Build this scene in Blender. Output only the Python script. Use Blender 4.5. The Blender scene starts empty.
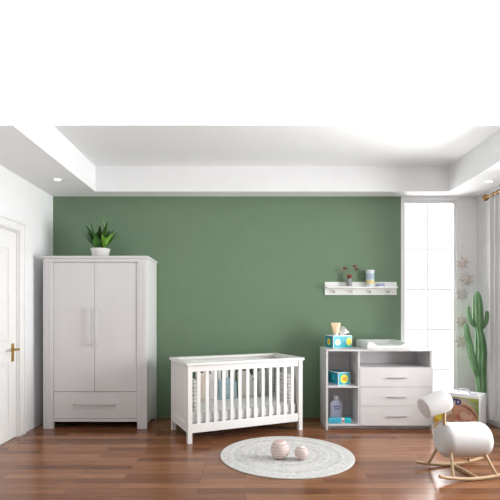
import bpy, bmesh, math, random
from mathutils import Vector, Matrix
random.seed(7)
PI = math.pi
sc = bpy.context.scene
COL = sc.collection

# ------------------------------------------------------------------ camera
cam_d = bpy.data.cameras.new('camera')
cam = bpy.data.objects.new('camera', cam_d); COL.objects.link(cam)
cam.location = (0, 0, 1.25); cam.rotation_euler = (PI/2, 0, 0)
cam_d.sensor_width = 36.0; cam_d.lens = 32.76
cam_d.shift_x = 0.008; cam_d.shift_y = 0.125
cam_d.clip_start = 0.05
sc.camera = cam

# ------------------------------------------------------------------ light
w = bpy.data.worlds.new('world'); sc.world = w; w.use_nodes = True
wn = w.node_tree.nodes; wl = w.node_tree.links
bg = wn.get('Background') or wn.new('ShaderNodeBackground')
bg.inputs['Color'].default_value = (.99, .997, 1, 1)
bg.inputs['Strength'].default_value = 1.12

def area(name, loc, rot, sx, sy, power, col=(1, 1, 1)):
    d = bpy.data.lights.new(name, 'AREA'); d.shape = 'RECTANGLE'; d.size = sx; d.size_y = sy
    d.energy = power; d.color = col
    o = bpy.data.objects.new(name, d); COL.objects.link(o); o.location = loc; o.rotation_euler = rot
    return o
# daylight through the side window (right wall, nearer than the frame) and through the tall back window
area('daylight_side_window', (4.1, 3.35, 1.40), (0, PI/2+.10, 0), 2.4, 2.8, 400, (1, 1, 1))
area('daylight_back_window', (2.19, 5.75, 1.45), (-PI/2, 0, 0), .62, 2.1, 40)

vs = sc.view_settings
vs.view_transform = 'Standard'; vs.look = 'None'; vs.exposure = 0.13; vs.gamma = 1.0
try: vs.use_curve_mapping = False
except Exception: pass

# ------------------------------------------------------------------ materials
def mat(name, col, rough=.5, metal=0, spec=.5, coat=0, trans=0):
    m = bpy.data.materials.new(name); m.use_nodes = True
    b = m.node_tree.nodes['Principled BSDF']
    b.inputs['Base Color'].default_value = (*col, 1)
    b.inputs['Roughness'].default_value = rough; b.inputs['Metallic'].default_value = metal
    b.inputs['Specular IOR Level'].default_value = spec
    b.inputs['Coat Weight'].default_value = coat
    b.inputs['Transmission Weight'].default_value = trans
    return m
def N(m, t): return m.node_tree.nodes.new(t)
def L(m, a, b): m.node_tree.links.new(a, b)
def bsdf(m): return m.node_tree.nodes['Principled BSDF']
def coords(m, scale=(1, 1, 1), rot=(0, 0, 0)):
    tc = N(m, 'ShaderNodeTexCoord'); mp = N(m, 'ShaderNodeMapping')
    L(m, tc.outputs['Object'], mp.inputs['Vector'])
    mp.inputs['Scale'].default_value = scale; mp.inputs['Rotation'].default_value = rot
    return mp.outputs['Vector']
def ramp(m, fac, stops):
    r = N(m, 'ShaderNodeValToRGB'); L(m, fac, r.inputs['Fac'])
    e = r.color_ramp.elements
    e[0].position, e[0].color = stops[0][0], (*stops[0][1], 1)
    e[1].position, e[1].color = stops[-1][0], (*stops[-1][1], 1)
    for p, c in stops[1:-1]:
        k = e.new(p); k.color = (*c, 1)
    return r.outputs['Color']
def noisy(name, c1, c2, scale=20, rough=.6, stretch=(1, 1, 1), bump=0, detail=3, **kw):
    m = mat(name, c1, rough, **kw)
    v = coords(m, stretch); n = N(m, 'ShaderNodeTexNoise')
    n.inputs['Scale'].default_value = scale; n.inputs['Detail'].default_value = detail
    L(m, v, n.inputs['Vector'])
    L(m, ramp(m, n.outputs['Fac'], [(.35, c1), (.65, c2)]), bsdf(m).inputs['Base Color'])
    if bump:
        b = N(m, 'ShaderNodeBump'); b.inputs['Strength'].default_value = bump; b.inputs['Distance'].default_value = .004
        L(m, n.outputs['Fac'], b.inputs['Height']); L(m, b.outputs['Normal'], bsdf(m).inputs['Normal'])
    return m
M = {}
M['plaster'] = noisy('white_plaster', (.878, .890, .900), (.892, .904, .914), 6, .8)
M['greywall'] = noisy('pale_grey_wall', (.60, .60, .60), (.63, .63, .63), 6, .8)  # flat grey tone of the right wall
M['palewall'] = noisy('off_white_wall', (.82, .82, .82), (.84, .84, .84), 6, .8)  # flat off-white tone of the back wall's right end
M['green'] = noisy('green_paint', (.140, .226, .134), (.147, .234, .140), 5, .55)
M['white'] = noisy('white_lacquer', (.69, .68, .685), (.71, .70, .705), 8, .38, (1, 1, .1))
M['white2'] = noisy('crib_white', (.80, .79, .775), (.83, .82, .81), 8, .4, (1, 1, .1))
M['trimwhite'] = noisy('trim_white', (.86, .86, .85), (.88, .88, .87), 8, .45)
M['steel'] = mat('brushed_steel', (.55, .54, .53), .32, 1)
M['palesteel'] = mat('pale_steel', (.78, .77, .76), .4, .7)
M['brass'] = mat('brass', (.55, .34, .08), .3, 1)
M['rodbrass'] = mat('antique_brass', (.24, .13, .04), .38, .8)
M['curtain'] = noisy('grey_curtain', (.50, .495, .49), (.56, .555, .55), 60, .9, (1, 1, .05), .1)
M['wood'] = noisy('beech', (.50, .34, .19), (.58, .41, .24), 14, .45, (1, 1, 6))
M['toywhite'] = noisy('toy_white_felt', (.64, .635, .63), (.68, .675, .67), 60, .75, bump=.05)
M['cactus'] = noisy('cactus_green', (.11, .26, .11), (.20, .38, .18), 12, .5, (1, 1, .4))
M['terracotta'] = noisy('grey_clay', (.35, .34, .33), (.42, .41, .40), 30, .7)
M['soil'] = noisy('soil', (.03, .02, .012), (.07, .045, .03), 60, .95, bump=.5)
M['leafd'] = noisy('leaf_dark', (.012, .05, .010), (.03, .10, .015), 25, .4)
M['leafm'] = noisy('leaf_mid', (.03, .13, .015), (.06, .20, .03), 25, .4)
M['leafl'] = noisy('leaf_light', (.14, .33, .03), (.22, .42, .06), 25, .4)
M['ceramic'] = noisy('white_ceramic', (.80, .79, .78), (.84, .83, .82), 10, .2)
M['teal'] = noisy('teal_print', (.01, .40, .48), (.02, .50, .57), 9, .4)
M['tealdark'] = noisy('teal_dark_print', (.008, .20, .27), (.02, .28, .36), 14, .4)
M['yellow'] = noisy('yellow_print', (.85, .68, .03), (.90, .76, .08), 20, .4)
M['orange'] = mat('orange_print', (.70, .36, .02), .5)
M['cardwhite'] = noisy('white_card', (.80, .80, .80), (.84, .84, .84), 12, .45)
M['peach'] = noisy('peach_plastic', (.72, .53, .33), (.78, .60, .40), 14, .35)
M['tissue'] = noisy('tissue', (.82, .82, .83), (.86, .86, .87), 40, .9)
M['mint'] = noisy('mint_vinyl', (.72, .75, .73), (.80, .81, .80), 16, .4)
M['red'] = mat('red_print', (.55, .03, .04), .45)
M['lilac'] = noisy('lilac_lotion', (.50, .52, .66), (.57, .59, .71), 9, .25)
M['labelblue'] = mat('label_blue', (.07, .09, .36), .45)
M['cyan'] = noisy('cyan_wrapper', (.03, .33, .50), (.10, .48, .62), 18, .3)
M['capwhite'] = mat('cap_white', (.72, .73, .76), .3)
M['canwhite'] = noisy('canister_pale', (.66, .71, .76), (.72, .76, .80), 9, .35)
M['canlabel'] = mat('canister_yellow', (.80, .62, .20), .45)
M['canblue'] = noisy('canister_blue', (.36, .46, .58), (.44, .53, .64), 20, .4)
M['softblue'] = noisy('soft_blue', (.30, .38, .58), (.40, .47, .66), 20, .5)
M['smoke'] = mat('smoky_glass', (.24, .24, .25), .12, 0, .5, .3)
M['stem'] = mat('dry_stem', (.16, .18, .08), .7)
M['flower'] = noisy('dark_red_petals', (.13, .015, .02), (.28, .04, .04), 60, .7)
M['paleflower'] = noisy('dusky_petals', (.36, .24, .18), (.45, .32, .25), 60, .7)
M['star'] = noisy('star_felt', (.60, .53, .49), (.70, .63, .59), 70, .9, bump=.1)
M['starw'] = noisy('star_felt_grey', (.56, .53, .51), (.66, .62, .60), 70, .9, bump=.1)
M['cord'] = mat('cord_white', (.80, .79, .77), .8)
M['purple'] = mat('purple_print', (.10, .09, .48), .45)
M['navy'] = mat('navy_print', (.02, .03, .28), .45)
M['mattress'] = noisy('mattress_white', (.72, .72, .71), (.78, .78, .77), 18, .9, bump=.05)
M['beigepink'] = noisy('blush_cotton', (.68, .59, .52), (.74, .65, .59), 30, .9)
M['pattern'] = noisy('white_grey_pattern_cotton', (.74, .74, .73), (.62, .61, .60), 34, .9)
M['blue'] = noisy('dusty_blue_cotton', (.30, .42, .47), (.38, .49, .54), 25, .9)
M['beigegrey'] = noisy('oatmeal_cotton', (.56, .53, .49), (.64, .61, .57), 40, .9)
M['minty'] = noisy('grey_mint_cotton', (.45, .50, .48), (.56, .58, .56), 30, .9)
M['greyc'] = noisy('grey_cotton', (.50, .50, .49), (.58, .58, .57), 30, .9)
M['blanket'] = noisy('grey_blanket', (.30, .30, .29), (.38, .38, .37), 40, .95, bump=.1)
M['ribbed'] = noisy('ribbed_white', (.66, .65, .62), (.74, .73, .70), 40, .9, bump=.1)
M['black'] = mat('black_button', (.01, .01, .01), .4)

def glass_mat():
    m = bpy.data.materials.new('window_glass'); m.use_nodes = True
    nt = m.node_tree; nt.nodes.clear()
    o = nt.nodes.new('ShaderNodeOutputMaterial'); mx = nt.nodes.new('ShaderNodeMixShader')
    t = nt.nodes.new('ShaderNodeBsdfTransparent'); g = nt.nodes.new('ShaderNodeBsdfGlossy'); f = nt.nodes.new('ShaderNodeFresnel')
    g.inputs['Roughness'].default_value = .02; f.inputs['IOR'].default_value = 1.25
    t.inputs['Color'].default_value = (.99, .99, .99, 1)
    nt.links.new(f.outputs[0], mx.inputs[0]); nt.links.new(t.outputs[0], mx.inputs[1]); nt.links.new(g.outputs[0], mx.inputs[2])
    nt.links.new(mx.outputs[0], o.inputs['Surface'])
    return m
M['glass'] = glass_mat()

def emit_mat(name, col, s):
    m = mat(name, col, .4); b = bsdf(m)
    b.inputs['Emission Color'].default_value = (*col, 1); b.inputs['Emission Strength'].default_value = s
    return m
M['lamp'] = emit_mat('lamp_lens', (1, .98, .95), 5)

def floor_mat():
    m = mat('wood_planks', (.2, .08, .04), .3, 0, .34)
    b = bsdf(m)
    v = coords(m, (1, 1, 1))
    br = N(m, 'ShaderNodeTexBrick'); L(m, v, br.inputs['Vector'])
    br.offset = .37; br.offset_frequency = 2
    br.inputs['Scale'].default_value = 1; br.inputs['Brick Width'].default_value = .92
    br.inputs['Row Height'].default_value = .098; br.inputs['Mortar Size'].default_value = .0012
    br.inputs['Mortar Smooth'].default_value = .2; br.inputs['Bias'].default_value = 0
    br.inputs['Color1'].default_value = (0, 0, 0, 1); br.inputs['Color2'].default_value = (1, 1, 1, 1)
    br.inputs['Mortar'].default_value = (.5, .5, .5, 1)
    plank = ramp(m, br.outputs['Color'], [(0, (.155, .058, .026)), (.35, (.205, .082, .038)), (.7, (.255, .108, .052)), (1, (.32, .148, .076))])
    v2 = coords(m, (1.4, 22, 1)); n = N(m, 'ShaderNodeTexNoise'); L(m, v2, n.inputs['Vector'])
    n.inputs['Scale'].default_value = 2.2; n.inputs['Detail'].default_value = 6; n.inputs['Distortion'].default_value = .6
    grain = ramp(m, n.outputs['Fac'], [(.28, (.62, .58, .56)), (.5, (1, 1, 1)), (.75, (1.25, 1.22, 1.2))])
    mx = N(m, 'ShaderNodeMix'); mx.data_type = 'RGBA'; mx.blend_type = 'MULTIPLY'; mx.inputs['Factor'].default_value = .85
    L(m, plank, mx.inputs['A']); L(m, grain, mx.inputs['B'])
    mo = N(m, 'ShaderNodeMix'); mo.data_type = 'RGBA'
    L(m, br.outputs['Fac'], mo.inputs['Factor']); L(m, mx.outputs['Result'], mo.inputs['A']); mo.inputs['B'].default_value = (.05, .02, .012, 1)
    L(m, mo.outputs['Result'], b.inputs['Base Color'])
    rr = N(m, 'ShaderNodeMapRange'); L(m, n.outputs['Fac'], rr.inputs['Value'])
    rr.inputs['To Min'].default_value = .17; rr.inputs['To Max'].default_value = .28
    L(m, rr.outputs['Result'], b.inputs['Roughness'])
    bp = N(m, 'ShaderNodeBump'); bp.inputs['Strength'].default_value = .12; bp.inputs['Distance'].default_value = .002
    L(m, n.outputs['Fac'], bp.inputs['Height']); L(m, bp.outputs['Normal'], b.inputs['Normal'])
    return m
M['floor'] = floor_mat()

def rug_mat():
    m = mat('braided_rug', (.6, .6, .6), .95)
    tc = N(m, 'ShaderNodeTexCoord'); ln = N(m, 'ShaderNodeVectorMath'); ln.operation = 'LENGTH'
    L(m, tc.outputs['Object'], ln.inputs[0])
    s = N(m, 'ShaderNodeMath'); s.operation = 'MULTIPLY'; s.inputs[1].default_value = 9.0; L(m, ln.outputs['Value'], s.inputs[0])
    cv = N(m, 'ShaderNodeCombineXYZ'); L(m, s.outputs[0], cv.inputs[0])
    n1 = N(m, 'ShaderNodeTexNoise'); n1.inputs['Scale'].default_value = 2.6; L(m, cv.outputs[0], n1.inputs['Vector'])
    n2 = N(m, 'ShaderNodeTexNoise'); n2.inputs['Scale'].default_value = 42; n2.inputs['Detail'].default_value = 3; L(m, tc.outputs['Object'], n2.inputs['Vector'])
    ad = N(m, 'ShaderNodeMath'); ad.operation = 'ADD'
    L(m, n1.outputs['Fac'], ad.inputs[0]); L(m, n2.outputs['Fac'], ad.inputs[1])
    hf = N(m, 'ShaderNodeMath'); hf.operation = 'MULTIPLY'; hf.inputs[1].default_value = .5; L(m, ad.outputs[0], hf.inputs[0])
    L(m, ramp(m, hf.outputs[0], [(.34, (.40, .40, .39)), (.48, (.58, .575, .56)), (.62, (.70, .69, .675))]), bsdf(m).inputs['Base Color'])
    bp = N(m, 'ShaderNodeBump'); bp.inputs['Strength'].default_value = .5; bp.inputs['Distance'].default_value = .006
    L(m, n2.outputs['Fac'], bp.inputs['Height']); L(m, bp.outputs['Normal'], bsdf(m).inputs['Normal'])
    return m
M['rug'] = rug_mat()

def stripe_mat(name, c1, c2, freq):
    m = mat(name, c1, .7)
    tc = N(m, 'ShaderNodeTexCoord'); sp = N(m, 'ShaderNodeSeparateXYZ'); L(m, tc.outputs['Object'], sp.inputs[0])
    a = N(m, 'ShaderNodeMath'); a.operation = 'MULTIPLY'; a.inputs[1].default_value = freq; L(m, sp.outputs['Z'], a.inputs[0])
    s = N(m, 'ShaderNodeMath'); s.operation = 'SINE'; L(m, a.outputs[0], s.inputs[0])
    r = N(m, 'ShaderNodeMapRange'); L(m, s.outputs[0], r.inputs['Value']); r.inputs['From Min'].default_value = -1
    L(m, ramp(m, r.outputs['Result'], [(.25, c1), (.7, c2)]), bsdf(m).inputs['Base Color'])
    return m

# ------------------------------------------------------------------ mesh helpers
class MB:
    def __init__(s): s.bm = bmesh.new(); s.round = False
    def box(s, x0, x1, y0, y1, z0, z1, bev=0.0, seg=2):
        b = bmesh.new()
        r = bmesh.ops.create_cube(b, size=1)
        for v in b.verts:
            v.co = Vector(((x0+x1)/2 + v.co.x*(x1-x0), (y0+y1)/2 + v.co.y*(y1-y0), (z0+z1)/2 + v.co.z*(z1-z0)))
        if bev: bmesh.ops.bevel(b, geom=b.edges[:], offset=bev, segments=seg, profile=.5, affect='EDGES')
        s.merge(b); return s
    def merge(s, b, mtx=None):
        if mtx: bmesh.ops.transform(b, matrix=mtx, verts=b.verts)
        me = bpy.data.meshes.new('tmp'); b.to_mesh(me); b.free(); s.bm.from_mesh(me); bpy.data.meshes.remove(me)
    def poly(s, pts, y0, y1, axis='y'):
        """prism: outline pts (a,b) extruded along axis"""
        f = {'y': lambda a, b, t: (a, t, b), 'x': lambda a, b, t: (t, a, b), 'z': lambda a, b, t: (a, b, t)}[axis]
        b = bmesh.new()
        A = [b.verts.new(f(p[0], p[1], y0)) for p in pts]; B = [b.verts.new(f(p[0], p[1], y1)) for p in pts]
        b.faces.new(A); b.faces.new(B[::-1]); n = len(pts)
        for i in range(n): b.faces.new((A[i], B[i], B[(i+1) % n], A[(i+1) % n]))
        bmesh.ops.recalc_face_normals(b, faces=b.faces)
        s.merge(b); return s
    def lathe(s, prof, c=(0, 0, 0), seg=32, mtx=None, squash=1.0):
        s.round = True
        b = bmesh.new(); rows = []
        for r, z in prof:
            if r < 1e-6: rows.append([b.verts.new((c[0], c[1], c[2]+z))])
            else: rows.append([b.verts.new((c[0]+r*math.cos(2*PI*k/seg), c[1]+squash*r*math.sin(2*PI*k/seg), c[2]+z)) for k in range(seg)])
        for A, B in zip(rows, rows[1:]):
            for k in range(seg):
                k2 = (k+1) % seg
                if len(A) == 1 and len(B) == 1: continue
                if len(A) == 1: b.faces.new((A[0], B[k2], B[k]))
                elif len(B) == 1: b.faces.new((A[k], A[k2], B[0]))
                else: b.faces.new((A[k], A[k2], B[k2], B[k]))
        if len(rows[0]) > 1: b.faces.new(rows[0][::-1])
        if len(rows[-1]) > 1: b.faces.new(rows[-1])
        bmesh.ops.recalc_face_normals(b, faces=b.faces)
        s.merge(b, mtx); return s
    def tube(s, pts, rad, seg=12, ribs=0, ribdepth=0.0, cap=True):
        """swept tube; rad a number or a list; ribs adds lengthwise ribs"""
        s.round = True
        pts = [Vector(p) for p in pts]; n = len(pts)
        if not isinstance(rad, (list, tuple)): rad = [rad]*n
        b = bmesh.new(); rows = []; up = None
        for i, p in enumerate(pts):
            t = (pts[min(i+1, n-1)]-pts[max(i-1, 0)]).normalized()
            if up is None:
                up = Vector((0, 0, 1)) if abs(t.z) < .9 else Vector((1, 0, 0))
            u = (up - t*up.dot(t)).normalized(); v = t.cross(u); up = u
            row = []
            for k in range(seg):
                a = 2*PI*k/seg; r = rad[i]
                if ribs: r *= 1 + ribdepth*math.cos(ribs*a)
                row.append(b.verts.new(p + u*math.cos(a)*r + v*math.sin(a)*r))
            rows.append(row)
        for A, B in zip(rows, rows[1:]):
            for k in range(seg): b.faces.new((A[k], A[(k+1) % seg], B[(k+1) % seg], B[k]))
        if cap: b.faces.new(rows[0][::-1]); b.faces.new(rows[-1])
        bmesh.ops.recalc_face_normals(b, faces=b.faces)
        s.merge(b); return s
    def ball(s, c, r, sx=1, sy=1, sz=1, seg=24):
        s.round = True
        b = bmesh.new(); bmesh.ops.create_uvsphere(b, u_segments=seg, v_segments=seg//2, radius=r)
        for v in b.verts: v.co = Vector((c[0]+v.co.x*sx, c[1]+v.co.y*sy, c[2]+v.co.z*sz))
        s.merge(b); return s
    def build(s, name, m, parent=None, loc=(0, 0, 0), rot=(0, 0, 0), smooth=True, ang=None):
        if ang is None: ang = 42 if s.round else 20
        me = bpy.data.meshes.new(name)
        bmesh.ops.remove_doubles(s.bm, verts=s.bm.verts, dist=1e-6)
        if smooth:
            for f in s.bm.faces: f.smooth = True
            for e in s.bm.edges:
                if len(e.link_faces) != 2 or e.calc_face_angle(0) > math.radians(ang): e.smooth = False
        s.bm.to_mesh(me); s.bm.free()
        me.materials.append(m)
        o = bpy.data.objects.new(name, me); COL.objects.link(o)
        o.location = loc; o.rotation_euler = rot
        if parent: o.parent = parent
        return o
def thing(name, label, cat, loc, rz=0, group=None):
    o = bpy.data.objects.new(name, None); COL.objects.link(o); o.empty_display_size = .1
    o.location = loc; o.rotation_euler = (0, 0, rz)
    o['label'] = label; o['category'] = cat
    if group: o['group'] = group
    return o
def tag(o, label, cat, group=None):
    o['label'] = label; o['category'] = cat
    if group: o['group'] = group
    return o
def structure(o): o['kind'] = 'structure'; return o
def frame_empty(name, loc=(0, 0, 0)):
    o = bpy.data.objects.new(name, None); COL.objects.link(o); o.location = loc; o.empty_display_size = .1
    return structure(o)
def capsule_profile(r, L_, e, n=8):
    """lathe profile for a cylinder of length L_ along z with rounded rims of radius e"""
    p = [(0, -L_/2)]
    for i in range(n+1):
        a = -PI/2 + PI/2*i/n; p.append((r-e+e*math.cos(a), -L_/2+e+e*math.sin(a)))
    for i in range(n+1):
        a = PI/2*i/n; p.append((r-e+e*math.cos(a), L_/2-e+e*math.sin(a)))
    p.append((0, L_/2)); return p
def pillow(w_, h_, t, top=None, n=14, power=3.0):
    """upright cushion in local xz, thickness along y, base on z=0; top(u) scales the outline height"""
    b = bmesh.new(); g = {}
    for side in (-1, 1):
        for i in range(n+1):
            for j in range(n+1):
                u = -1+2*i/n; v = -1+2*j/n
                k = (max(0, 1-abs(u)**power)*max(0, 1-abs(v)**power))**.5
                edge = (i in (0, n)) or (j in (0, n))
                key = (0 if edge else side, i, j)
                if key in g: continue
                x = u*w_/2*(1-.05*(1-abs(v)**2)*abs(u)); hh = h_*(top(u) if top else 1)
                g[key] = b.verts.new((x, side*t/2*k if not edge else 0, (v+1)/2*hh))
    get = lambda s_, i, j: g[(0 if (i in (0, n) or j in (0, n)) else s_, i, j)]
    for side in (-1, 1):
        for i in range(n):
            for j in range(n):
                q = [get(side, i, j), get(side, i+1, j), get(side, i+1, j+1), get(side, i, j+1)]
                b.faces.new(q if side < 0 else q[::-1])
    m = MB(); m.merge(b); return m
def text_mesh(s, size, depth=.0015, bold=.0):
    c = bpy.data.curves.new('txt', 'FONT'); c.body = s; c.size = size; c.extrude = depth; c.offset = bold
    c.align_x = 'LEFT'
    o = bpy.data.objects.new('txt', c); COL.objects.link(o)
    dg = bpy.context.evaluated_depsgraph_get(); me = bpy.data.meshes.new_from_object(o.evaluated_get(dg))
    bpy.data.objects.remove(o); bpy.data.curves.remove(c)
    m = MB(); m.bm.from_mesh(me); bpy.data.meshes.remove(me)
    bmesh.ops.transform(m.bm, matrix=Matrix.Rotation(PI/2, 4, 'X'), verts=m.bm.verts)
    return m

# ------------------------------------------------------------------ room
XL, XR, YB, ZS, ZC = -2.298, 2.75, 5.417, 2.631, 2.92     # walls, soffit and tray heights
structure(MB().box(XL-.15, XR+.15, -.6, YB+.15, -.1, 0).build('floor', M['floor']))
# back wall: the green field, the white pier round the tall window
WX0, WX1, WZ0, WZ1 = 1.868, 2.512, .06, 2.585
structure(MB().box(XL-.15, 1.845, YB, YB+.15, 0, ZS).build('wall_back', M['green']))
pier = MB().box(1.845, WX0, YB, YB+.15, 0, ZS).box(WX0, WX1, YB, YB+.15, WZ1, ZS).box(WX0, WX1, YB, YB+.15, 0, WZ0)
structure(pier.build('wall_back_white', M['plaster']))
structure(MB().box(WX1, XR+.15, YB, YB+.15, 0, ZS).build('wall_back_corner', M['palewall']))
# left wall with the door opening
DY0, DY1, DZ = 3.66, 4.586, 2.065
structure(MB().box(XL-.15, XL, -.6, DY0, 0, ZS).box(XL-.15, XL, DY1, YB, 0, ZS).box(XL-.15, XL, DY0, DY1, DZ, ZS).build('wall_left', M['plaster']))
# right wall with a wide side window nearer the viewer
SY0, SY1, SZ0, SZ1 = 2.55, 4.35, .45, 2.42
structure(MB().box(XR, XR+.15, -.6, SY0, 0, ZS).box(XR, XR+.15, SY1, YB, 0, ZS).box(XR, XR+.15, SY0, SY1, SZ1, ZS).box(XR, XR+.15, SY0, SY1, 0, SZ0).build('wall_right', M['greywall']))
structure(MB().box(XL-.15, XR+.15, -.75, -.6, 0, ZS).build('wall_front', M['plaster']))
# ceiling: a tray with dropped borders; the room is a set whose ceiling ends in a sloping cut
K = 187/455.0
yc = lambda z: (z-1.25)/K
IL, IR, IB = -1.721, 2.321, 5.193
structure(MB().poly([(yc(ZC), ZC), (YB+.15, ZC), (YB+.15, ZC+.08), (yc(ZC+.08), ZC+.08)], XL-.15, XR+.15, 'x').build('ceiling', M['plaster']))
structure(MB().box(XL-.15, XR+.15, -.75, 1.75, ZS, ZS+.1).build('ceiling_fill_blocker', M['plaster']))  # unseen slab added behind the view to cut the frontal fill light
sof = [(yc(ZS), ZS), (YB+.15, ZS), (YB+.15, ZC), (yc(ZC), ZC)]
structure(MB().poly(sof, XL-.15, IL, 'x').build('trim_1', M['plaster']))
structure(MB().poly(sof, IR, XR+.15, 'x').build('trim_2', M['plaster']))
structure(MB().box(IL, IR, IB, YB+.15, ZS, ZC).build('trim_3', M['plaster']))

# tall window
win = frame_empty('window_1', (WX0, YB, WZ0))
ww, wh = WX1-WX0, WZ1-WZ0
f = MB().box(0, .03, .02, .09, 0, wh, .004).box(ww-.03, ww, .02, .09, 0, wh, .004).box(.03, ww-.03, .02, .09, 0, .05, .004).box(.03, ww-.03, .02, .09, wh-.03, wh, .004)
f.build('window_frame', M['trimwhite'], win)
mv = MB().box(.296, .310, .042, .068, .05, wh-.03)
for zz in (2.0, 1.524, 1.048, .572):
    mv.box(.03, ww-.03, .043, .067, zz-WZ0-.006, zz-WZ0+.006)
mv.build('mullion', M['trimwhite'], win)
MB().box(.03, ww-.03, .052, .058, .05, wh-.03).build('pane', M['glass'], win)
# side window (outside the picture, lets the daylight in)
w2 = frame_empty('window_2', (XR, SY0, SZ0))
f = MB(); dy, dz = SY1-SY0, SZ1-SZ0
f.box(.03, .11, 0, .05, 0, dz).box(.03, .11, dy-.05, dy, 0, dz).box(.03, .11, .05, dy-.05, 0, .05).box(.03, .11, .05, dy-.05, dz-.05, dz).box(.04, .10, dy/2-.03, dy/2+.03, .05, dz-.05)
f.build('window_frame', M['trimwhite'], w2)
MB().box(.067, .073, .05, dy-.05, .05, dz-.05).build('pane', M['glass'], w2)

# door in the left wall
dr = frame_empty('door_1', (XL, (DY0+DY1)/2, 0))
hw = (DY1-DY0)/2
c = MB()
for a, b_, z0, z1 in ((-hw-.10, -hw, 0, DZ+.10), (hw, hw+.10, 0, DZ+.10), (-hw, hw, DZ, DZ+.10)):
    c.box(0, .022, a, b_, z0, z1, .004)
for a, b_, z0, z1 in ((-hw-.10, -hw-.075, 0, DZ+.10), (hw+.075, hw+.10, 0, DZ+.10), (-hw-.10, hw+.10, DZ+.075, DZ+.10)):
    c.box(.0, .036, a, b_, z0, z1, .006)
c.box(-.15, -.0, -hw, -hw+.012, 0, DZ).box(-.15, 0, hw-.012, hw, 0, DZ).box(-.15, 0, -hw+.012, hw-.012, DZ-.012, DZ)
c.build('door_casing', M['trimwhite'], dr)
lf = MB().box(-.055, -.012, -hw+.014, hw-.014, .004, DZ-.014, .002)
for z0, z1 in ((.16, .78), (.98, DZ-.16)):          # raised mouldings round two recessed panels
    y0, y1 = -hw+.14, hw-.14
    for q in ((y0, y0+.035, z0, z1), (y1-.035, y1, z0, z1), (y0+.035, y1-.035, z0, z0+.035), (y0+.035, y1-.035, z1-.035, z1)):
        lf.box(-.012, -.004, q[0], q[1], q[2], q[3], .005)
    lf.box(-.012, -.007, y0+.07, y1-.07, z0+.07, z1-.07, .004)
leaf = lf.build('door_leaf', M['trimwhite'], dr)
hy = 4.497-(DY0+DY1)/2
h = MB().box(-.012, -.002, hy-.02, hy+.02, .765, .945, .004)
h.tube([(-.006, hy, .885), (.056, hy, .885)], .011).tube([(.05, hy+.01, .885), (.052, hy-.06, .887), (.05, hy-.135, .880)], [.011, .010, .008])
h.build('door_handle', M['brass'], leaf)

# ------------------------------------------------------------------ wardrobe
W = thing('wardrobe', 'white two-door wardrobe with a bottom drawer, potted plant on top', 'wardrobe', (-1.620, 4.882, 0))
hw = .558; D = .52
b = MB()
b.box(-hw, -hw+.107, 0, .045, 0, 1.792, .004).box(hw-.107, hw, 0, .045, 0, 1.792, .004)      # front posts
for s in (-1, 1):
    for k in (-.022, .012):
        xx = s*(hw-.0535)+k; b.box(xx, xx+.008, -.003, .002, .02, 1.78, .001)
b.box(-hw+.107, hw-.107, .012, .045, .075, .108, .002)                                       # bottom rail
b.box(-hw, hw, 0, .045, 1.792, 1.832, .003)
b.box(-hw, -hw+.022, .045, D, .055, 1.832).box(hw-.022, hw, .045, D, .055, 1.832)
b.box(-hw+.022, hw-.022, D-.012, D, .075, 1.832).box(-hw+.022, hw-.022, .045, D-.012, .085, .105).box(-hw+.022, hw-.022, .045, D-.012, .385, .40)
b.build('body', M['white'], W)
lg = MB().box(-hw, -hw+.06, D-.06, D, 0, .055, .003); lg.build('leg', M['white'], W)
lg = MB().box(hw-.06, hw, D-.06, D, 0, .055, .003); lg.build('leg', M['white'], W)
MB().box(-hw-.012, hw+.012, -.014, D+.005, 1.832, 1.858, .006).build('cornice', M['white'], W)
x0, x1, mid = -hw+.110, hw-.110, -.008
for a, b_, hx in ((x0, mid-.0015, mid-.045), (mid+.0015, x1, mid+.045)):
    d = MB().box(a, b_, .010, .030, .400, 1.789, .0025).build('door', M['white'], W)
    hh = MB().box(hx-.0045, hx+.0045, -.026, -.016, .890, 1.300, .002)
    hh.box(hx-.0055, hx+.0055, -.018, .011, .897, .909).box(hx-.0055, hx+.0055, -.018, .011, 1.281, 1.293)
    hh.build('handle', M['palesteel'], d)
d = MB().box(x0, x1, .010, .030, .111, .396, .0025).build('drawer', M['white'], W)
hh = MB().box(mid-.225, mid+.225, -.026, -.016, .252, .264, .002)
hh.box(mid-.218, mid-.206, -.018, .011, .2525, .2635).box(mid+.206, mid+.218, -.018, .011, .2525, .2635)
hh.build('handle', M['steel'], d)

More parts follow.
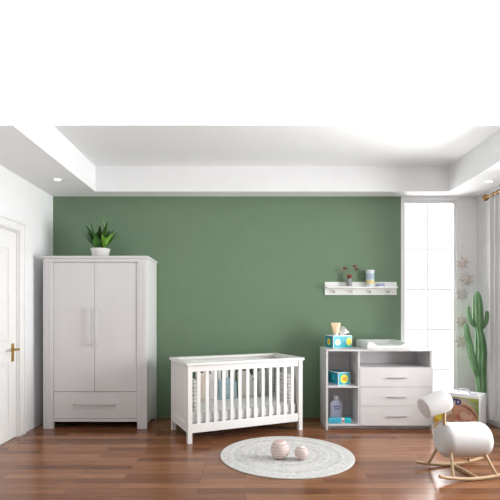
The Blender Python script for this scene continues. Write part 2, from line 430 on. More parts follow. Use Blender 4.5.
# potted plant on the wardrobe
P = thing('potted_plant', 'bushy green leafy plant in a small white bowl pot on the wardrobe', 'plant', (-1.632, 5.10, 1.858))
MB().lathe([(0, 0), (.078, 0), (.086, .006), (.108, .098), (.110, .104), (.102, .104), (.098, .088), (0, .086)], seg=40).build('pot', M['ceramic'], P)
MB().lathe([(0, .0855), (.0975, .0865), (.08, .094), (0, .097)], seg=24).build('soil', M['soil'], P)
def leaf(az, lean, length, width, base, m, curl=.5):
    b = bmesh.new(); n = 9; rows = []
    d = Vector((math.cos(az), math.sin(az), 0)); sdir = Vector((-math.sin(az), math.cos(az), 0))
    p = Vector(base); ang = lean; step = length/n
    for i in range(n+1):
        t = i/n
        wd = width*math.sin(PI*min(1, .08+t*.92))**.8*(1-.25*t) if i < n else .0006
        wd = max(wd, .0012)
        if t < .22: wd = max(.0025, wd*.25)
        nrm = d*math.cos(ang) - Vector((0, 0, 1))*math.sin(ang)
        rows.append([b.verts.new(p - sdir*wd/2 - nrm*(-.12*wd)), b.verts.new(p.copy()), b.verts.new(p + sdir*wd/2 - nrm*(-.12*wd))])
        p = p + (d*math.sin(ang) + Vector((0, 0, 1))*math.cos(ang))*step
        ang += curl/n
    for A, B in zip(rows, rows[1:]):
        for k in (0, 1): b.faces.new((A[k], A[k+1], B[k+1], B[k]))
    ret = bmesh.ops.solidify(b, geom=b.faces[:], thickness=.0012)
    mm = MB(); mm.merge(b); return mm.build('leaf', m, P)
for i in range(34):
    az = i*2.399+.4; ln = random.uniform(.20, .33); lean = random.uniform(.02, .45)
    mm = random.choice(['leafd', 'leafd', 'leafm', 'leafd'])
    leaf(az, lean, ln, random.uniform(.055, .085), (.04*math.cos(az), .04*math.sin(az), .09), M[mm], random.uniform(.3, 1.3))
leaf(PI*.97, -.30, .36, .066, (.070, -.06, .09), M['leafl'], .9)
leaf(PI*1.5, .05, .20, .060, (.066, -.05, .09), M['leafl'], 1.2)
leaf(-.35, .30, .25, .075, (.045, -.05, .09), M['leafl'], .9)
leaf(-.1, .45, .29, .045, (.03, 0, .09), M['leafd'], .1)
leaf(PI*1.6, .15, .20, .06, (-.04, -.05, .09), M['leafm'], 1.1)
leaf(PI*1.1, .25, .24, .07, (-.04, -.05, .09), M['leafm'], .8)

# ------------------------------------------------------------------ crib
TH = math.radians(24.3)
CL, CW = 1.265, .612
C_ = thing('crib', 'white slatted wooden baby crib standing against the green wall', 'crib', (-.551, 4.312, 0), TH)
ps = .045
for (x, y) in ((0, 0), (CL-ps, 0), (0, CW-ps), (CL-ps, CW-ps)):
    MB().box(x, x+ps, y, y+ps, 0, .742, .003).build('leg', M['white2'], C_)
cap = MB()
cap.box(-.016, CL+.016, -.016, ps+.012, .742, .772, .007).box(-.016, CL+.016, CW-ps-.012, CW+.016, .742, .772, .007)
cap.box(-.016, ps+.012, ps+.012, CW-ps-.012, .742, .772).box(CL-ps-.012, CL+.016, ps+.012, CW-ps-.012, .742, .772)
cap.build('top_rail', M['white2'], C_)
for y in (.008, CW-.037):
    MB().box(ps, CL-ps, y, y+.029, .682, .742, .003).build('apron', M['white2'], C_)
    MB().box(ps, CL-ps, y, y+.029, .098, .182, .003).build('bottom_rail', M['white2'], C_)
    n = 13; inner = CL-2*ps; sw = .034; gap = (inner-n*sw)/(n+1)
    for k in range(n):
        x = ps+gap*(k+1)+sw*k
        MB().box(x, x+sw, y+.007, y+.022, .182, .682, .002).build('slat', M['white2'], C_)
for x, sgn in ((.004, 1), (CL-.034, -1)):
    e = MB().box(x+.008, x+.022, ps, CW-ps, .098, .742)
    e.box(x, x+.030, ps, CW-ps, .098, .185, .003).box(x, x+.030, ps, CW-ps, .675, .742, .003)
    e.box(x, x+.030, ps, ps+.05, .185, .675, .003).box(x, x+.030, CW-ps-.05, CW-ps, .185, .675, .003)
    e.build('end_panel', M['white2'], C_)
base = MB().box(ps, CL-ps, .040, CW-.040, .150, .172).build('mattress_base', M['white2'], C_)

R = Matrix.Translation((-.551, 4.312, 0)) @ Matrix.Rotation(TH, 4, 'Z')
def crib_at(u, v, z): p = R @ Vector((u, v, z)); return (p.x, p.y, p.z)
mt = MB().box(ps+.004, CL-ps-.004, .044, CW-.044, 0, .118, .028, 4).build('mattress', M['mattress'], None, crib_at(0, 0, .172), (0, 0, TH))
mt.location = crib_at(0, 0, .172)
tag(mt, 'plain white mattress lying flat inside the slatted crib', 'mattress')
ZM = .2905
dome = lambda u: .72+.28*(max(0, 1-abs(u)**2.4))**.5
flat = lambda u: .92+.08*(max(0, 1-abs(u)**4))**.5
bear = lambda u: .80+.2*(math.exp(-((abs(u)-.62)/.26)**2))
def cushion(name, label, u, v, wd, ht, m, top, rz=0, thick=.055, tilt=-.10, cat='cushion', power=3.0):
    o = pillow(wd, ht, thick, top, power=power).build(name, M[m], None, crib_at(u, v, ZM), (tilt, 0, TH+rz))
    return tag(o, label, cat, 'cushions in the crib')
vb = CW-.085
cushion('crib_cushion', 'blush beige cushion in the crib next to the ribbed bolster at the left end', .315, vb, .125, .30, 'beigepink', flat)
cushion('crib_cushion', 'white and grey patterned narrow cushion left of the blue cushion in the crib', .435, vb, .10, .29, 'pattern', dome)
cushion('crib_cushion', 'dusty blue cushion in the crib with low rounded top', .62, vb, .235, .235, 'blue', dome)
cushion('crib_cushion', 'oatmeal beige cushion in the crib right of the blue cushion', .805, vb, .125, .30, 'beigegrey', flat)
t1 = cushion('bear_cushion', 'pale bear-eared crib cushion with a black button, right of the oatmeal cushion', .925, vb, .115, .31, 'pattern', bear)
MB().ball((.012, -.024, .20), .012, 1, .5, 1.2, 12).build('button', M['black'], t1)
cushion('crib_cushion', 'grey mint cushion in the crib\'s far right corner', 1.055, vb, .125, .31, 'minty', dome)
def braid(name, label, u0, v0, v1, n, amp, wd):
    t = thing(name, label, 'bolster', crib_at(u0, (v0+v1)/2, ZM), TH, 'bolsters in the crib')
    b = MB()
    hh = .30/n
    for k in range(n):
        z = hh*(k+.5); L_ = (v1-v0)*(1-.10*k/n)
        pr = capsule_profile(hh*.56, L_, hh*.5, 5)
        b.lathe(pr, (0, 0, 0), 14, Matrix.Translation((amp*math.sin(k*1.7), 0, z)) @ Matrix.Rotation(PI/2, 4, 'X') @ Matrix.Diagonal((wd, 1, 1, 1)))
    b.build('ribbed_cover', M['ribbed'], t)
    return t
braid('crib_bolster', 'white ribbed bolster standing at the left end of the crib', .105, .06, .42, 8, .003, 1.7)
t = braid('crib_bolster', 'white ribbed bolster with black button at the right end of the crib', CL-.115, .06, .36, 8, .003, 1.7)
MB().ball((-.034, .10, .24), .013, .5, 1, 1.2, 12).build('button', M['black'], t)
# grey blanket hung over the right end
b = bmesh.new(); rows = []
for i in range(15):
    a = i/14
    row = []
    for j in range(13):
        q = j/12
        row.append(b.verts.new((CL-.062-.012*math.cos(a*PI*5+1.2)*(1-q*.3)-.02*(1-q)*a, CW-.075-.13*a+.02*(1-q)*math.sin(a*3), .335+.33*q)))
    rows.append(row)
for A, B in zip(rows, rows[1:]):
    for j in range(12): b.faces.new((A[j], A[j+1], B[j+1], B[j]))
bmesh.ops.solidify(b, geom=b.faces[:], thickness=.006)
mm = MB(); mm.merge(b)
tag(mm.build('blanket', M['blanket'], None, (-.551, 4.312, 0), (0, 0, TH)), 'grey blanket hanging in folds inside the right end of the crib', 'blanket')

# ------------------------------------------------------------------ dresser (changing table)
S = thing('changing_table', 'white changing table with two open cubbies and three drawers', 'dresser', (1.422, 4.845, 0))
hw = .567; D = .42; ZT = .855
xd = -.218       # divider
b = MB()
b.box(-hw, -hw+.018, 0, D, 0, ZT-.018, .001).box(hw-.018, hw, .020, D, 0, ZT-.018, .001)
b.box(xd-.009, xd+.009, .003, D-.01, .06, ZT-.018, .001)
b.box(-hw+.018, hw-.018, .004, D-.01, .042, .060)
b.box(-hw+.018, hw-.018, D-.01, D, .042, ZT-.018)
b.box(xd+.009, hw-.018, .004, D-.01, .648, .664)
b.box(-hw+.018, hw-.018, .07, .085, 0, .042)
b.build('carcass', M['white'], S)
MB().box(-hw-.002, hw+.002, -.003, D+.002, ZT-.018, ZT, .002).build('top', M['white'], S)
MB().box(-hw+.018, xd-.009, .006, D-.01, .447, .463, .001).build('shelf', M['white'], S)
zs = [(.458, .662), (.255, .455), (.046, .252)]
for z0, z1 in zs:
    d = MB().box(xd+.010, hw, -.002, .018, z0, z1, .002).build('drawer', M['white'], S)
    zc = (z0+z1)/2-.005; cx = .178
    h = MB().tube([(cx-.105, -.022, zc), (cx+.105, -.022, zc)], .0055, 10)
    h.tube([(cx-.09, -.022, zc), (cx-.09, 0, zc)], .0045, 8).tube([(cx+.09, -.022, zc), (cx+.09, 0, zc)], .0045, 8)
    h.build('handle', M['steel'], d)

# changing mat
A_ = thing('changing_mat', 'white padded baby changing mat with raised sides on the changing table', 'mat', (1.519, 5.08, ZT))
hw2, ln = .231, .50
n, nj = 40, 24
def sst(a): a = max(0, min(1, a)); return a*a*(3-2*a)
def topz(u, t):
    """mat height: side rolls and a raised head end round a sunken bed; t runs 0 at the front edge to 1 at the wall"""
    side = sst((abs(u)-.45)/.38); back = sst((t-.80)/.12)
    h = .042+.040*max(side, back)
    a = max(0, (abs(u)-.90)/.10); h -= .030*(1-math.sqrt(max(0, 1-a*a)))
    b_ = max(0, (abs(2*t-1)-.96)/.04); h -= .016*(1-math.sqrt(max(0, 1-b_*b_)))
    return h
b = bmesh.new()
us = [math.sin(PI/2*(-1+2*i/n)) for i in range(n+1)]; ts = [.5+.5*math.sin(PI/2*(-1+2*j/nj)) for j in range(nj+1)]
top = [[b.verts.new((u*hw2, -ln/2+ln*t, topz(u, t))) for u in us] for t in ts]
low = [[b.verts.new((u*hw2, -ln/2+ln*t, 0)) for u in us] for t in ts]
for j in range(nj):
    for i in range(n):
        b.faces.new((top[j][i], top[j][i+1], top[j+1][i+1], top[j+1][i])); b.faces.new((low[j][i], low[j+1][i], low[j+1][i+1], low[j][i+1]))
    for i in (0, n): b.faces.new((low[j][i], low[j+1][i], top[j+1][i], top[j][i]))
for i in range(n):
    for j in (0, nj): b.faces.new((low[j][i], top[j][i], top[j][i+1], low[j][i+1]))
bmesh.ops.recalc_face_normals(b, faces=b.faces)
mm = MB(); mm.merge(b); mm.build('pad', M['mint'], A_, ang=60)
pp = MB()
pp.tube([(-hw2-.001, ln/2-.02, .012), (-hw2-.001, -ln/2-.001, .012), (hw2+.001, -ln/2-.001, .012), (hw2+.001, ln/2-.02, .012)], .003, 8)
pp.build('piping', M['greyc'], A_)

# printed teal boxes
def wipes_box(label, loc, rz, wx, dy, hz, endface):
    t = thing('tissue_box', label, 'box', loc, rz, 'teal tissue boxes')
    MB().box(0, wx, 0, dy, 0, hz, .002).build('carton', M['cardwhite'], t)
    e = .007
    fp = MB().box(e, wx-e, -.0012, .001, e, hz-e).build('front_print', M['teal'], t)
    sp = MB().box(-.0012, .001, e, dy-e, e, hz-e).build('side_print', M['tealdark'], t)
    MB().box(e, wx-e, e, dy-e, hz-.001, hz+.0012).build('top_print', M['tealdark' if endface else 'cardwhite'], t)
    def disc(x, z, r, par, m, side=False, off=.0022, sx=1.0):
        q = MB()
        if side: q.lathe([(0, 0), (r, 0), (r, .0012), (0, .0012)], seg=28, mtx=Matrix.Translation((-off, x, z)) @ Matrix.Rotation(PI/2, 4, 'Y') @ Matrix.Diagonal((1, sx, 1, 1)))
        else: q.lathe([(0, 0), (r, 0), (r, .0012), (0, .0012)], seg=28, mtx=Matrix.Translation((x, -off+.0012, z)) @ Matrix.Rotation(PI/2, 4, 'X') @ Matrix.Diagonal((sx, 1, 1, 1)))
        q.build('sun_print', M[m], par)
    if endface:
        disc(wx/2, hz/2, .047, fp, 'yellow'); disc(wx/2, hz/2, .022, fp, 'orange', off=.0034)
        disc(dy*.45, hz*.55, .028, sp, 'teal', True)
    else:
        disc(wx*.24, hz*.48, .034, fp, 'cardwhite'); disc(wx*.24, hz*.48, .012, fp, 'yellow', off=.0034)
        disc(wx*.83, hz*.52, .042, fp, 'yellow', sx=.8); disc(wx*.56, hz*.5, .026, fp, 'cyan')
        disc(dy*.5, hz*.5, .036, sp, 'yellow', True); disc(dy*.5, hz*.5, .018, sp, 'orange', True, off=.0034)
    return t
BX = wipes_box('teal and yellow printed tissue box on top of the changing table', (.955, 4.985, ZT), math.radians(19), .238, .185, .140, False)
# tissue pulled from the box
b = bmesh.new(); rows = []
for i in range(9):
    a = i/8; row = []
    for j in range(7):
        q = j/6
        row.append(b.verts.new((.140+.085*a*(.4+.6*q)+.05*q*a, .085+.03*math.sin(a*7+q*2)*(.3+q), .1405+.095*q*(1-.95*abs(a-.2))+.012*math.sin(a*9)*q)))
    rows.append(row)
for A, B in zip(rows, rows[1:]):
    for j in range(6): b.faces.new((A[j], A[j+1], B[j+1], B[j]))
bmesh.ops.solidify(b, geom=b.faces[:], thickness=.002)
mm = MB(); mm.merge(b); mm.build('tissue', M['tissue'], BX)
wipes_box('teal tissue box with a yellow sun on its end in the upper cubby', (.992, 4.895, .463), math.radians(17), .146, .25, .140, True)
# cream tube standing on the box
ang = math.radians(19)
bx = lambda u, v: (.955+u*math.cos(ang)-v*math.sin(ang), 4.985+u*math.sin(ang)+v*math.cos(ang))
ux, uy = bx(.088, .095)
T = thing('cream_tube', 'peach cream tube standing upright on the teal box on the changing table', 'tube', (ux, uy, ZT+.1412), math.radians(6))
b = bmesh.new(); rows = []
for i in range(9):
    t = i/8; z = .022+.118*t; rx = .034+.024*t; ry = .026*(1-t)+.003
    rows.append([b.verts.new((rx*math.cos(2*PI*k/24), ry*math.sin(2*PI*k/24), z)) for k in range(24)])
for A, B in zip(rows, rows[1:]):
    for k in range(24): b.faces.new((A[k], A[(k+1) % 24], B[(k+1) % 24], B[k]))
b.faces.new(rows[0][::-1]); b.faces.new(rows[-1])
mm = MB(); mm.merge(b); mm.build('tube_body', M['peach'], T)
MB().lathe([(0, 0), (.026, 0), (.028, .003), (.028, .022), (0, .022)], seg=24).build('cap', M['capwhite'], T)
# lotion bottle in the lower cubby
BT = thing('lotion_bottle', 'pale lilac lotion bottle standing in the lower cubby', 'bottle', (1.000, 5.04, .060))
MB().lathe([(0, 0), (.060, 0), (.067, .008), (.067, .17), (.060, .20), (.035, .222), (.022, .228), (.022, .235), (0, .235)], seg=36, squash=.6).build('bottle_body', M['lilac'], BT)
MB().lathe([(0, .235), (.028, .235), (.028, .268), (.024, .272), (0, .272)], seg=24).build('cap', M['capwhite'], BT)
lb = MB()
for (x0, x1, z0, z1) in ((-.036, -.012, .150, .164), (-.008, .010, .152, .166), (.014, .034, .150, .162), (-.026, .026, .134, .142), (-.020, .020, .120, .126)):
    lb.box(x0, x1, -.0405, -.030, z0, z1, .002)
lb.build('label_print', M['labelblue'], BT)
# packet lying in front of it
PK = thing('wipes_packet', 'cyan wrapped packet with red and white mark lying in the lower cubby', 'packet', (1.005, 4.905, .060), math.radians(4))
MB().box(-.125, .02, -.034, .034, 0, .058, .016, 3).build('wrapper', M['cyan'], PK)
MB().box(.018, .052, -.030, .030, .002, .054, .012, 3).build('white_band', M['cardwhite'], PK)
MB().box(.050, .125, -.034, .034, 0, .058, .016, 3).build('wrapper', M['teal'], PK)
MB().lathe([(0, 0), (.011, 0), (.011, .002), (0, .002)], seg=20, mtx=Matrix.Translation((.035, -.0295, .026)) @ Matrix.Rotation(PI/2, 4, 'X')).build('red_mark', M['red'], PK)

# ------------------------------------------------------------------ wall shelf
SH = thing('wall_shelf', 'white wall shelf with four pegs hung on the green wall', 'shelf', (1.363, YB, 1.458))
hw = .426
MB().box(-hw, hw, -.018, 0, 0, .155, .002).build('back_board', M['trimwhite'], SH)
MB().box(-hw+.004, hw-.018, -.112, -.018, .078, .096, .003).build('ledge', M['trimwhite'], SH)
for px in (-.318, -.106, .106, .318):
    q = MB().lathe([(0, 0), (.008, 0), (.008, .022), (.013, .026), (.013, .034), (.009, .037), (0, .037)], seg=16, mtx=Matrix.Translation((px, -.018, .038)) @ Matrix.Rotation(PI/2, 4, 'X'))
    q.build('peg', M['steel'], SH)
zl = 1.458+.096
V = thing('flower_vase', 'small smoky vase with dark red dried flowers on the wall shelf', 'vase', (1.212, 5.340, zl))
MB().lathe([(0, 0), (.026, 0), (.032, .006), (.034, .05), (.030, .075), (.026, .085), (.029, .096), (.025, .096), (.022, .086), (0, .08)], seg=28).build('vase_body', M['smoke'], V)
def flower(tip, r, m):
    s = MB().tube([(0, 0, .08), (tip[0]*.35, tip[1]*.4, .08+(tip[2]-.08)*.55), tip], .0022, 6).build('stem', M['stem'], V)
    b = MB(); b.ball(tip, r*.6, seg=12)
    for k in range(7):
        a = 2*PI*k/7
        b.ball((tip[0]+r*.6*math.cos(a), tip[1]+r*.4*math.sin(a)*.8, tip[2]+r*.35*math.sin(a*2)), r*.42, seg=10)
    b.build('flower_head', M[m], s)
flower((-.052, .0, .212), .021, 'flower'); flower((.060, -.005, .240), .021, 'flower'); flower((.082, .0, .205), .019, 'flower')
flower((0, -.012, .118), .030, 'flower'); flower((-.085, .01, .200), .014, 'paleflower')
Cn = thing('canister', 'pale cylindrical canister with a yellow label on the wall shelf', 'canister', (1.458, 5.345, zl))
MB().lathe([(0, 0), (.047, 0), (.049, .003), (.049, .168), (0, .168)], seg=36).build('canister_body', M['canwhite'], Cn)
MB().lathe([(.0485, .035), (.0498, .036), (.0498, .066), (.0485, .067)], seg=36).build('yellow_label', M['canlabel'], Cn)
MB().lathe([(.0485, .082), (.0497, .083), (.0497, .150), (.0485, .151)], seg=36).build('blue_label', M['canblue'], Cn)
MB().lathe([(0, .168), (.050, .168), (.051, .172), (.051, .190), (.048, .194), (0, .194)], seg=36).build('lid', M['capwhite'], Cn)
k = MB().box(-.045, .045, -.028, .028, 0, .020, .008, 3).box(-.040, .040, -.025, .025, .020, .036, .008, 3).build('folded_cloth', M['softblue'], None, (1.580, 5.335, zl), (0, 0, .1))
tag(k, 'small folded blue cloth beside the canister on the wall shelf', 'cloth')

# ------------------------------------------------------------------ star garland right of the window
G = thing('star_garland', 'string of pinkish felt stars hanging on the wall between window and curtain', 'garland', (2.575, YB, 2.02))
MB().tube([(0, -.012, .02), (.01, -.012, -.15), (.03, -.012, -.36), (-.01, -.012, -.58), (-.02, -.012, -.88), (-.012, -.012, -1.12), (-.005, -.012, -1.25)], .0012, 6).build('string', M['cord'], G)
MB().tube([(0, 0, .02), (0, -.016, .02)], .006, 10).build('hook', M['steel'], G)
def star(x, z, r, rot, m, pts=7):
    b = bmesh.new(); ring = []
    for k in range(pts*2):
        a = rot+PI*k/pts; rr = r if k % 2 == 0 else r*.48
        ring.append((x+rr*math.cos(a), z+rr*math.sin(a)))
    y0, y1 = -.010, -.022
    cF = b.verts.new((x, -.036, z)); cB = b.verts.new((x, -.004, z))
    F = [b.verts.new((p[0], -.018, p[1])) for p in ring]
    for k in range(len(F)):
        k2 = (k+1) % len(F); b.faces.new((cF, F[k], F[k2])); b.faces.new((cB, F[k2], F[k]))
    bmesh.ops.recalc_face_normals(b, faces=b.faces)
    mm = MB(); mm.merge(b); mm.build('star', M[m], G, smooth=False)
for x, z, r, ro, m in ((.0, -.18, .092, .1, 'star'), (.045, -.375, .095, .5, 'star'), (-.012, -.555, .090, .25, 'starw'), (-.020, -.875, .080, .6, 'star'), (-.012, -1.12, .092, .3, 'star')):
    star(x, z, r, ro, m)

# ------------------------------------------------------------------ cactus
CX, CY = 2.610, 5.13
Q = thing('cactus', 'tall green cactus with three arms behind the packaged box', 'cactus', (CX, CY, 0))
MB().lathe([(0, 0), (.072, 0), (.078, .006), (.094, .20), (.096, .215), (.088, .215), (.085, .19), (0, .185)], seg=36).build('pot', M['terracotta'], Q)
MB().lathe([(0, .184), (.084, .189), (.07, .198), (0, .20)], seg=24).build('soil', M['soil'], Q)
def smooth_path(pts, n=6):
    out = []; P_ = [Vector(p[:3]) for p in pts]; r = [p[3] for p in pts]
    for i in range(len(P_)-1):
        p0, p1, p2, p3 = P_[max(i-1, 0)], P_[i], P_[i+1], P_[min(i+2, len(P_)-1)]
        for k in range(n):
            t = k/n
            q = .5*((2*p1)+(p2-p0)*t+(2*p0-5*p1+4*p2-p3)*t*t+(3*p1-p0-3*p2+p3)*t**3)
            out.append((q, r[i]*(1-t)+r[i+1]*t))
    out.append((P_[-1], r[-1])); return [o[0] for o in out], [o[1] for o in out]
def cactus_limb(name, pts, par=None, ribs=8):
    p, r = smooth_path(pts)
    return MB().tube(p, r, 56, ribs, .13).build(name, M['cactus'], par or Q, ang=80)
tr = cactus_limb('trunk', [(.045, 0, .17, .035), (.045, 0, .30, .043), (.042, 0, .45, .052), (.03, 0, .62, .060), (.038, 0, .80, .058), (.03, 0, .95, .050), (.015, 0, 1.055, .036),
    (.010, 0, 1.12, .050), (.005, 0, 1.22, .054), (0, 0, 1.36, .048), (-.003, 0, 1.44, .034), (-.003, 0, 1.478, .018), (-.003, 0, 1.488, .004)])
cactus_limb('arm', [(.02, 0, .53, .022), (-.02, -.02, .57, .030), (-.062, -.025, .68, .033), (-.095, -.025, .84, .034), (-.125, -.02, 1.00, .031), (-.135, -.02, 1.09, .024), (-.135, -.02, 1.128, .004)], ribs=7)
cactus_limb('arm', [(0, 0, 1.10, .018), (-.04, -.01, 1.105, .022), (-.082, -.015, 1.15, .024), (-.105, -.015, 1.24, .024), (-.11, -.015, 1.30, .020), (-.11, -.015, 1.334, .004)], ribs=7)
cactus_limb('arm', [(.01, 0, 1.075, .018), (.05, -.01, 1.085, .021), (.086, -.015, 1.14, .021), (.098, -.015, 1.21, .019), (.098, -.015, 1.255, .015), (.096, -.015, 1.272, .003)], ribs=7)

# ------------------------------------------------------------------ packaged box with handle
AB = math.radians(-42)
BO = thing('nappy_box', 'white packaged box with baby picture and carry handle behind the rocking toy', 'box', (2.314-.456*math.cos(AB), 4.5-.456*math.sin(AB), 0), AB)
BLEN, BD, BH = .456, .23, .424
MB().box(0, BLEN, 0, BD, 0, BH, .010, 3).build('carton', M['cardwhite'], BO)
def photo_mat():
    m = mat('box_print', (.6, .5, .4), .4)
    v = coords(m, (1, 1, 1)); sp = N(m, 'ShaderNodeSeparateXYZ'); L(m, v, sp.inputs[0])
    n = N(m, 'ShaderNodeTexNoise'); n.inputs['Scale'].default_value = 7; L(m, v, n.inputs['Vector'])
    mx = N(m, 'ShaderNodeMath'); mx.operation = 'MULTIPLY_ADD'; L(m, n.outputs['Fac'], mx.inputs[0]); mx.inputs[1].default_value = .12; L(m, sp.outputs['X'], mx.inputs[2])
    r = N(m, 'ShaderNodeMapRange'); L(m, mx.outputs[0], r.inputs['Value']); r.inputs['From Min'].default_value = 0; r.inputs['From Max'].default_value = .52
    L(m, ramp(m, r.outputs['Result'], [(0, (.62, .42, .16)), (.3, (.62, .53, .42)), (.72, (.60, .52, .42)), (.92, (.22, .33, .10)), (1, (.16, .30, .06))]), bsdf(m).inputs['Base Color'])
    return m
pnl = MB().box(.006, BLEN-.012, -.0015, .003, .03, BH-.035).build('picture_panel', photo_mat(), BO)
def blob(name, pts, off, m, par=pnl):
    q = MB().poly(pts, -off-.0012, -off+.0012, 'y'); return q.build(name, m, par)
def ell(cx, cz, rx, rz_, rot=0, n=28):
    return [(cx+rx*math.cos(2*PI*k/n)*math.cos(rot)-rz_*math.sin(2*PI*k/n)*math.sin(rot), cz+rx*math.cos(2*PI*k/n)*math.sin(rot)+rz_*math.sin(2*PI*k/n)*math.cos(rot)) for k in range(n)]
skin = noisy('print_skin', (.50, .25, .15), (.60, .33, .22), 9, .45); skinl = noisy('print_skin_light', (.62, .40, .29), (.66, .44, .33), 9, .45)
lipm = mat('print_lip', (.45, .14, .10), .5); dark = mat('print_hair', (.16, .08, .05), .5)
pgreen = noisy('print_green', (.36, .45, .06), (.50, .52, .12), 16, .45)
blob('print_band', [(.12, .372), (.14, .386), (.34, .386), (.30, .376), (.22, .370)], .002, pgreen)
blob('print_band', [(.33, .384), (.438, .384), (.438, .365), (.38, .36)], .002, pgreen)
blob('print_face', ell(.312, .225, .128, .098, -.35), .002, skin)
blob('print_cheek', ell(.325, .205, .060, .046, -.3), .0034, skinl)
blob('print_ear', ell(.255, .185, .022, .030, .3), .0046, lipm)
blob('print_hair', [(.26, .302), (.31, .312), (.37, .285), (.415, .235), (.432, .19), (.424, .19), (.40, .23), (.36, .27), (.31, .296)], .0034, dark)
blob('print_eye', ell(.355, .232, .020, .004, -.5), .0046, dark)
blob('print_mouth', ell(.345, .165, .018, .006, -.2), .0046, lipm)
blob('print_hand', ell(.185, .165, .050, .040, .3), .002, skin)
blob('print_toy', ell(.070, .165, .045, .035, .2), .002, M['yellow'])
blob('print_toy', ell(.120, .150, .018, .045, .1), .0026, M['purple'])
blob('print_toy', ell(.035, .12, .03, .02, .1), .0026, M['orange'])
txt = text_mesh('TD', .076, .0012, .004)
txt.build('lettering', M['navy'], pnl, (.178, -.0022, .312))
# purple lettering band along the lid, handle on top
for a0, a1 in ((.05, .21), (.35, .42)):
    MB().box(a0, a1, .035, .058, BH-.001, BH+.0012).build('lid_print', M['purple'], BO)
MB().tube([(.225, .10, BH-.004), (.228, .10, BH+.026), (.242, .10, BH+.036), (.318, .10, BH+.036), (.332, .10, BH+.026), (.335, .10, BH-.004)], .0075, 10).build('carry_handle', M['capwhite'], BO)

# ------------------------------------------------------------------ rug and balls
rc = (.358, 3.985)
pr = [(0, 0)]; RR = .582
pr = [(0, .010)]
nr = 22
for k in range(nr):
    r0, r1 = RR*k/nr, RR*(k+1)/nr
    for t in (.12, .5, .88):
        pr.append((r0+(r1-r0)*t, .0075+.004*math.sin(PI*t)))
pr.append((RR, .003)); pr.append((RR-.004, 0)); pr.append((0, 0))
rug = MB().lathe(pr, seg=96).build('rug', M['rug'], None, (rc[0], rc[1], 0))
tag(rug, 'round pale grey braided rug on the wooden floor', 'rug')
def ridged_ball(label, x, y, r, n, grp='striped balls on the rug'):
    pr = []; m = 90
    for i in range(m+1):
        a = -PI/2+PI*i/m; z = math.sin(a)
        rr = r*(1+.028*math.cos(z*PI*n))
        pr.append((max(0, rr*math.cos(a)) if 0 < i < m else 0, rr*z))
    zb = min(p[1] for p in pr)
    o = MB().lathe(pr, seg=48).build('striped_ball', stripe_mat('pink_stripe', (.82, .78, .75), (.62, .43, .40), PI*n/r), None, (x, y, .0115-zb), ang=60)
    return tag(o, label, 'ball', grp)
ridged_ball('larger pink and white striped ball on the round rug', .288, 3.86, .080, 7)
ridged_ball('smaller pink striped ball on the round rug', .467, 3.83, .058, 6)

# ------------------------------------------------------------------ rocking toy
RT = thing('rocking_toy', 'white rocking animal with barrel body on wooden rockers', 'rocking toy', (1.640, 3.540, 0), math.radians(9))
RYM = Matrix.Rotation(PI/2, 4, 'Y')
MB().lathe(capsule_profile(.132, .400, .075, 10), seg=48, mtx=Matrix.Translation((.052, 0, .260)) @ Matrix.Rotation(math.radians(-4), 4, 'Z') @ RYM).build('barrel_body', M['toywhite'], RT)
hd = Vector((-.93, -.05, -.30)).normalized()
rotm = Vector((0, 0, 1)).rotation_difference(hd).to_matrix().to_4x4()
L_ = .225
pr = [(0, -L_/2)]
for i in range(9):
    a = -PI/2+PI/2*i/8; pr.append((.088-.055+.055*math.cos(a), -L_/2+.055+.055*math.sin(a)))
for i in range(7):
    a = PI/2*i/6; pr.append((.077-.006+.006*math.cos(a), L_/2-.006+.006*math.sin(a)))
pr.append((0, L_/2))
MB().lathe(pr, seg=48, mtx=Matrix.Translation((-.175, 0, .548)) @ rotm).build('head', M['toywhite'], RT)
MB().tube([(-.105, 0, .35), (-.108, 0, .52)], .013, 14).build('neck', M['wood'], RT)
def rocker(y):
    pts = []; 
    for i in range(25):
        a = -1+2*i/24
        pts.append((.045+.295*a, y, .0135+.034*a*a))
    return MB().tube(pts, .0135, 12)
for y in (-.165, .165):
    rocker(y).build('rocker', M['wood'], RT)
for (x0, x1) in ((-.105, -.14), (.165, .215)):
    for s in (-1, 1):
        zz = .0135+.034*((x1-.045)/.295)**2
        MB().tube([(x0, s*.085, .19), (x1, s*.165, zz+.004)], [.012, .011], 12).build('leg', M['wood'], RT)
MB().tube([(.065, -.165, .016), (.065, .165, .016)], .011, 12).build('crossbar', M['wood'], RT)

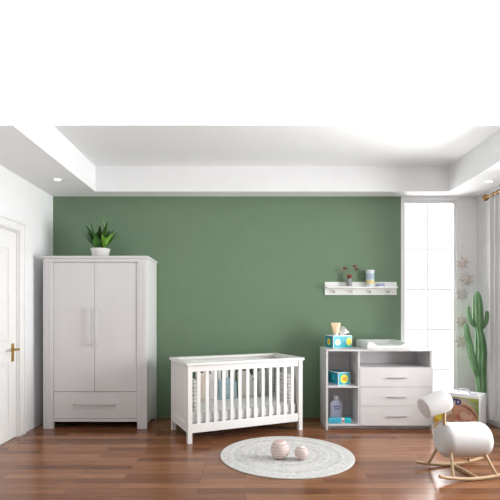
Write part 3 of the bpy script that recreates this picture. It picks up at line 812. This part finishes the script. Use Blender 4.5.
# ------------------------------------------------------------------ curtain and rod on the right wall
RX, RZ = 2.665, 2.525
RO = thing('curtain_rod', 'bronze curtain rod with round finial high on the right wall', 'curtain rod', (RX, 5.0, RZ))
MB().tube([(0, -2.7, 0), (0, .0, 0)], .014, 14).build('rod', M['rodbrass'], RO)
MB().lathe([(0, 0), (.014, 0), (.016, .006), (.020, .010), (.020, .016), (.022, .025), (.034, .045), (.036, .060), (.030, .080), (.016, .095), (0, .098)], seg=24, mtx=Matrix.Rotation(-PI/2, 4, 'X')).build('finial', M['rodbrass'], RO)
for yy in (-.05, -2.4):
    MB().tube([(0, yy, 0), (XR-RX, yy, 0)], .010, 10).box(XR-RX-.008, XR-RX, yy-.02, yy+.02, -.03, .03, .003).build('bracket', M['rodbrass'], RO)
b = bmesh.new(); rows = []
y0, y1 = 4.22, 4.965
for i in range(97):
    a = i/96; row = []
    for j in range(9):
        q = j/8
        amp = .026*(1-.2*q)
        row.append(b.verts.new((.0+amp*math.sin(a*2*PI*8+.4*math.sin(q*2))-.0, y0+(y1-y0)*a-4.6, .09+(2.505-.09)*q)))
    rows.append(row)
for A, B in zip(rows, rows[1:]):
    for j in range(8): b.faces.new((A[j], A[j+1], B[j+1], B[j]))
bmesh.ops.solidify(b, geom=b.faces[:], thickness=.004)
mm = MB(); mm.merge(b)
CU = thing('curtain', 'long grey pleated curtain hanging from the bronze rod', 'curtain', (RX, 4.6, 0))
mm.build('panel', M['curtain'], CU, ang=60)
for k in range(8):
    yy = y0+(y1-y0)*(k+.25)/8-4.6
    pts = [(.020*math.cos(2*PI*i/20), yy, RZ+.020*math.sin(2*PI*i/20)) for i in range(21)]
    MB().tube(pts, .003, 8, cap=False).build('ring', M['rodbrass'], CU)

# ------------------------------------------------------------------ recessed downlights
def downlight(label, x, y):
    t = thing('downlight', label, 'ceiling light', (x, y, ZS), 0, 'recessed ceiling lights')
    MB().lathe([(.030, 0), (.052, 0), (.052, -.003), (.044, -.005), (.031, -.003)], seg=32).build('trim_ring', M['trimwhite'], t)
    MB().lathe([(0, -.0055), (.030, -.0055), (.0305, -.004), (.0305, .0), (0, .0)], seg=32).build('lens', M['lamp'], t)
downlight('small round recessed ceiling light above the wardrobe, left border', -1.955, 4.72)
downlight('small round recessed ceiling light above the curtain, right border', 2.555, 4.78)
